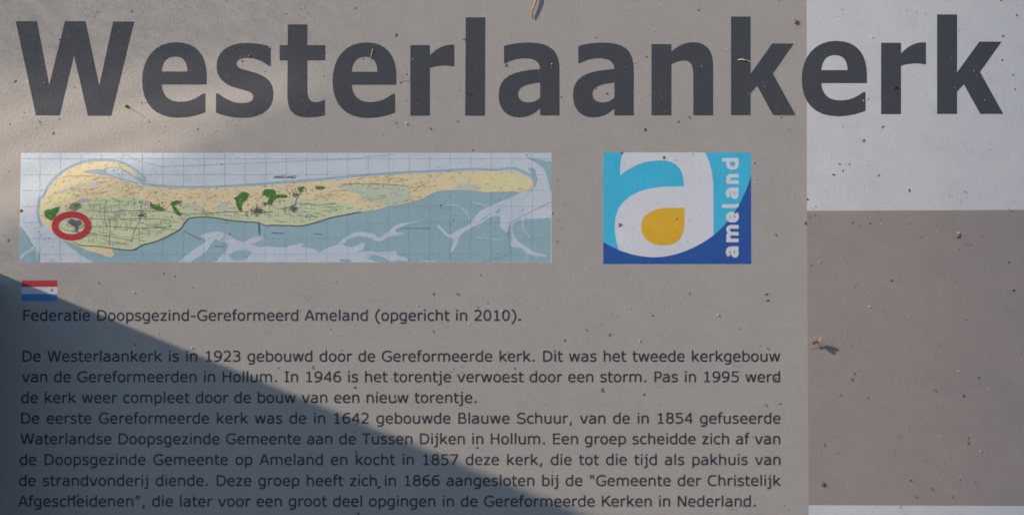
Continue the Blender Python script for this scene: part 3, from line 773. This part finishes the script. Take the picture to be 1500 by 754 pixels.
tag(new_obj('brown_seed', v, f, plain('tan_seed_skin', (0.24, 0.165, 0.085)), smooth=True), 'round brown seed near the bottom left corner of the brown field', 'seed')
v, f = join(pebble(1403, 346.5, 1.0, 2.9, 2.0, 1.3, .3, 12, jit=.35), pebble(1406.5, 344.5, .6, 1.3, 1.1, .8, .3, 13, jit=.3))
v2, f2 = v, f
tag(new_obj('soil_crumb', v, f, D['olive']), 'dark crumb of soil high on the right of the brown field', 'dirt crumb')
v, f = join(pebble(1312, 128.5, 1, 2.6, 2.2, 1.2, .3, 22, jit=.3))
tag(new_obj('soil_crumb', v, f, D['dark']), 'black crumb on the stem of the second r of the title', 'dirt crumb')
v, f = join(pebble(908, 330.5, .5, 2.1, 1.7, .8, .8, 32, jit=.4), pebble(906.5, 328, 1, 1.2, 1.0, 1, .8, 33, jit=.4), pebble(909.5, 328.3, 1, 1.0, 1.3, 1, .8, 34, jit=.4))
tag(new_obj('soil_crumb', v, f, D['olive']), 'brown crumb on the left curve of the white letter in the logo', 'dirt crumb')

# the dead midge with its long shadow
mg = bpy.data.objects.new('dead_midge', None); COL.objects.link(mg)
tag(mg, 'dead midge with pale legs sticking out of the left edge of the brown field', 'insect')
v, f = px_tube([(1190.6, 503.2, 7), (1193, 501.8, 8), (1197, 500, 8.5), (1200.5, 498.8, 8)], [.7, 1.35, 1.1, .5], 8)
new_obj('abdomen', v, f, D['fly'], mg, True)
v, f = pebble(1190.8, 503, 7.2, 1.9, 1.7, 1.7, .4, 41)
new_obj('thorax', v, f, D['fly'], mg, True)
for k, pts in enumerate(([(1191, 503, 7), (1188, 507, 4), (1186, 510, 0)], [(1191, 502, 7), (1187, 498, 9), (1185, 496, 3)], [(1193, 501, 8), (1191.5, 495.5, 13), (1190.5, 493, 8)],
                         [(1196, 500.5, 8), (1195, 496, 13), (1192, 494.3, 16)], [(1199, 499, 8), (1199.2, 494, 14), (1199.5, 491.5, 10)], [(1195, 501, 8), (1201, 504, 6), (1203, 506, 0)])):
    v, f = px_tube([*pts], [.42, .36, .25], 5)
    new_obj('leg', v, f, D['leg'], mg, True)
def wing(root, tip, wide, seed):
    r = random.Random(seed)
    a, b = P(root[0], root[1], root[2] * U), P(tip[0], tip[1], tip[2] * U)
    ax = b - a; w = L.cross(ax).normalized() * (wide * U); top = []
    for i in range(12):
        t = 2 * math.pi * i / 12
        top.append(a + ax * (.5 - .5 * math.cos(t)) + w * math.sin(t) * (.55 + .45 * (.5 - .5 * math.cos(t))) * r.uniform(.85, 1.1))
    th = L * (.12 * U)
    return [p + th for p in top] + [p - th for p in top], [tuple(range(12)), tuple(range(23, 11, -1))] + [(i, i + 12, (i + 1) % 12 + 12, (i + 1) % 12) for i in range(12)]
for k, (a, b, w) in enumerate((((1196, 501, 7), (1193.5, 501.5, 19), 3.6), ((1197, 501, 8), (1200, 496, 18), 3.4))):
    v, f = wing(a, b, w, k); new_obj('wing', v, f, D['wing'], mg)

# dirt: countless specks and rusty grains; pale grains stand in for coat glints
def specks(name, nn, mat, size, seed, flatn=.4, clusters=0, label='', cat='dirt', extra=()):
    r = random.Random(seed); vs, fs = [], []
    cl = [(r.uniform(0, 1500), r.uniform(0, 754)) for _ in range(clusters)]
    pts = []
    for i in range(nn):
        if cl and r.random() < .45:
            c = r.choice(cl); x, y = r.gauss(c[0], 9), r.gauss(c[1], 6)
        else: x, y = r.uniform(-60, 1560), r.uniform(-40, 800)
        s = size * math.exp(r.gauss(0, .45))
        pts.append((x, y, s))
    pts += list(extra)
    for x, y, s in pts:
        n_ = r.choice((5, 6, 7)); a0 = r.uniform(0, 6); ex = r.uniform(1, 2.1); an = r.uniform(0, 3.14)
        b = len(vs)
        for lev, h in ((1, .02), (.72, flatn)):
            for k in range(n_):
                t = a0 + 2 * math.pi * k / n_; q = s * lev * r.uniform(.7, 1.25)
                u, w = math.cos(t) * q * ex, math.sin(t) * q
                vs.append(P(x + u * math.cos(an) - w * math.sin(an), y + u * math.sin(an) + w * math.cos(an), h * s * U + 5e-4 * (lev < 0) + 0.0004 * .3))
        for k in range(n_):
            j = (k + 1) % n_; fs.append((b + k, b + n_ + k, b + n_ + j, b + j))
        fs.append(tuple(b + n_ + k for k in range(n_)))
    o = new_obj(name, vs, fs, mat)
    return tag(o, label, cat, kind='stuff')
specks('dark_specks', 620, D['olive'], .50, 1, .35, 30, 'fine brown dirt specks scattered over the whole board', 'dirt',
       [(893, 490, 1.6), (858, 482, 1.3), (1083, 481, 1.4), (1010, 430, 1.2), (635, 430, 1.7), (670, 430, 1.4), (672, 431.5, 1.1), (1231, 578, 1.9), (1271, 582, 1.7), (1370, 572, 1.9),
        (1208, 651, 1.8), (1274, 327, 1.7), (1188, 388.5, 1.9), (1332, 328, 1.3), (1416, 358, 1.2), (1422, 358, 1.2), (1405, 365, 1.3), (943, 577, 1.8), (743, 516, 1.4), (458, 537, 1.7), (460, 540, 1.2),
        (12, 352, 1.6), (22, 119, 1.5), (520, 12, 1.6), (1365, 715, 2.1), (1395, 727, 1.8), (240, 400, 1.6), (256, 404, 1.2), (145, 414, 1.5), (283, 421, 1.2), (1010, 172, 1.5), (994, 178, 1.4), (635, 485, 1.8),
        (580, 585, 2), (500, 492, 1.2), (1265, 148, 1.8), (1293, 186, 1.7), (580, 180, 1.5), (1244, 240, 1.6), (1230, 240, 1.5)])
specks('black_specks', 110, D['soil'], .52, 2, .5, 8, 'small black dirt dots scattered over the whole board', 'dirt',
       [(760, 468, 1.4), (1166, 33, 1), (1221, 256, 1.4), (1235, 250, 1.3), (1183, 292, 1.3), (1332, 279, 1.3), (1478, 384, 1.3), (1485, 425, 1.5), (1123, 431, 1.3), (1125, 440, 1.6), (1137, 344, 1.5), (1180, 327, 1.4),
        (1334, 703, 1.6), (1306, 411, 1.6), (521.5, 661, 1.6), (699, 655, 1.6), (520, 567, 1.3), (408, 539, 1), (198, 505, 1.2), (956, 462, 1.2), (1434, 565 - 12, 1.4), (1412, 580, 1.4), (1428, 105, 1.6), (1484, 110, 1.2), (911, 224, 1.3),
        (631, 189, 1.2), (1487, 131, 1.1), (1468, 88, 1.3), (1466, 1, 1.3), (109, 728, 2.6), (114, 725, 1.6), (945, 190, 1.4), (992, 321, 1.0), (555, 713, 1.8), (520, 632, 1.3), (525, 752, 1.5), (640, 663, 1), (1105, 740, 1.2)])
specks('glint_grains', 330, D['glint'], .36, 3, 1.6, 0, 'tiny pale grains standing in for sparkle glints over the whole board', 'grit',
       [(195.5, 428, 1.1), (231, 487, .8), (281, 509, 1.2), (595, 181, 1.2), (491, 412, 1), (1052, 461, 1), (687, 474, .8), (1404, 341, 1.3), (1200, 383, .9), (808, 94, 1.1), (735, 455.5, 1.2), (1436, 660, 1.1), (1274, 449, 1)])
specks('rusty_grains', 150, D['rust'], .50, 4, .6, 5, 'small rust coloured grains scattered over the whole board', 'grit',
       [(882, 571, 1.9), (883, 573, 1.5), (827, 498, 1.3), (859, 483, 1.2), (1122, 593, 1.6), (1136, 554, 1.3), (889, 137, 1.7), (741, 96, 1.5), (947, 83, 1.2), (1469, 53, 1.4), (1427, 104, 1.4), (78, 195, 1.3), (218, 178, 1.1), (207, 150, 1), (679, 58, 1.3),
        (1418, 648, 1.6), (1418, 641, 1.5), (1342, 727, 1.6), (1265, 206, 1.5), (579, 50, 1.2), (580, 52, 1.4), (1430, 110, 1), (822, 142, 1), (670, 178, 1.3), (1205, 708, 1)])

# ------------------------------------------------------------------ unseen objects added beside the sign to shape its light and shade
def back(px, py, d):            # point d photo-pixel lengths up the sun ray that reaches the board at (px, py)
    return P(px, py) - L * (d * U)
A3 = back(-4, 398.5, 200); B3 = back(868, 757.5, 2300)
edge = B3 - A3
A4 = A3 - edge * .12; B4 = A3 + edge * 1.6
down = Vector((0, 0, -0.9))
thk = Vector((-0.02, 0, 0))
q = [A4, B4, B4 + down, A4 + down]
vs = [p for p in q] + [p + thk for p in q]
shade = new_obj('added_shade_board', vs, [(0, 1, 2, 3), (7, 6, 5, 4), (0, 4, 5, 1), (1, 5, 6, 2), (2, 6, 7, 3), (3, 7, 4, 0)], plain('shade_board_wood', (0.07, 0.055, 0.045), .7, .3, 40))  # made-up caster out of view, its edge set to throw the diagonal shadow
tag(shade, 'unseen added panel beside the sign, placed to shade its lower left', 'board')

def box_px(x0, x1, y0, y1, h0, h1, bev=.002):
    a, b = P(x0, y0), P(x1, y1)
    vs = []
    for h, i in ((h0 * U, 0), (h1 * U - bev, 0), (h1 * U, bev)):
        for x, z in ((a.x + i, a.z - i), (b.x - i, a.z - i), (b.x - i, b.z + i), (a.x + i, b.z + i)): vs.append((x, -h, z))
    fs = [(0, 1, 2, 3)]
    for k in (0, 4):
        for i in range(4): fs.append((k + i, k + 4 + i, k + 4 + (i + 1) % 4, k + (i + 1) % 4))
    fs.append((11, 10, 9, 8))
    return vs, fs
v, f = box_px(-190, -14, 411, 1010, .5, 235)  # block added out of view to hide sky and deepen the left shade
tag(new_obj('added_shade_batten', v, f, plain('shade_batten_wood', (0.05, 0.04, 0.032), .7, .3, 60)), 'unseen added block that darkens the lower left of the sign', 'batten')

leaf_screen = bpy.data.objects.new('added_leaf_screen', None); COL.objects.link(leaf_screen)  # leaves and twigs made up out of view to thin the sunlight
leaf_screen.location = (0, 0, 0)
tag(leaf_screen, 'unseen made-up leaves added between the sun and the sign to shape the light', 'leaf_screen')
def sm(a, b, x):
    t = min(1, max(0, (x - a) / (b - a))); return t * t * (3 - 2 * t)
def gap(x, y):                  # leaves left out here to shape the bright patch at upper left
    low = 338 - 0.46 * x
    g = sm(low + 12, low - 14, y) * sm(60, 175, y + 0.05 * x) * sm(570, 380, x)
    g *= .72 + .28 * math.sin((y + .32 * x) / 9.0 + 1.5 * math.sin(x / 90))
    return max(0.0, min(1.0, g))
rb = random.Random(21)
vs, fs = [], []
COV = .33
side = L.cross(Vector((0, 0, 1))).normalized(); upv = side.cross(L).normalized()
# leaves thinly and evenly spread: cells square to the sun ray
CU, CV = 12.5, 12.5 * math.sin(EL)
lu = (LX / n, -LZ / n)          # light direction on the board, photo pixels
gy = -1000
while gy < 1000:
    gx = -400
    while gx < 1900:
        u_, v_ = gx + rb.uniform(.25, .75) * CU, gy + rb.uniform(.25, .75) * CV
        x, y = u_ * lu[0] - v_ * lu[1], u_ * lu[1] + v_ * lu[0]
        gx += CU
        if not (-150 < x < 1650 and -110 < y < 860): continue
        c = COV * (1 - gap(x, y)) * (1 + .34 * sm(1200, 1600, x) + .2 * sm(160, -40, x) * sm(200, -20, y))  # cover shaped to dim the right side and top left corner
        if c < .02: continue
        A = c * CU * CV * math.sin(EL) * 1.2
        ln = math.sqrt(A / 1.0) * rb.uniform(1.0, 1.15); wd = A / ln
        d = rb.uniform(2200, 2900) + 2600 * sm(350, 800, x + y)
        o = back(x, y, d)
        an = rb.uniform(0, 6.28)
        a = (side * math.cos(an) + upv * math.sin(an)); b = (-side * math.sin(an) + upv * math.cos(an))
        a = (a + L * rb.uniform(-.2, .2)).normalized(); b = (b + L * rb.uniform(-.2, .2)).normalized()
        k = len(vs)
        for u, w in ((-.7, 0), (-.3, .52), (.25, .5), (.75, 0), (.25, -.5), (-.3, -.52)):
            vs.append(o + a * (u * ln * U) + b * (w * wd * U * 1.35) + L * (abs(w) * wd * U * -.3))
        fs += [(k, k + 1, k + 2, k + 3), (k, k + 3, k + 4, k + 5)]
    gy += CV
fo = new_obj('shade_leaves', vs, fs, plain('leaf_green', (0.07, 0.10, 0.035), .5, .3, 60), leaf_screen)
tag(fo, kind='stuff')
bark = plain('bark', (0.10, 0.075, 0.05))
for k, (ax, ay, bx, by) in enumerate(((-700, 100, -60, 470), (-60, 470, 420, 690), (-60, 470, -120, -90), (420, 690, 900, 930), (-120, -90, 700, -130))):
    pts = [back(ax + (bx - ax) * t / 6, ay + (by - ay) * t / 6 + 6 * math.sin(t * 2 + k), 2700) for t in range(7)]
    r0 = (.004, .0025, .002, .0015, .0015)[k]
    v, f = tube(pts, [r0 * (1 - .07 * t) for t in range(7)], 7)
    new_obj('added_twig', v, f, bark, leaf_screen, True)
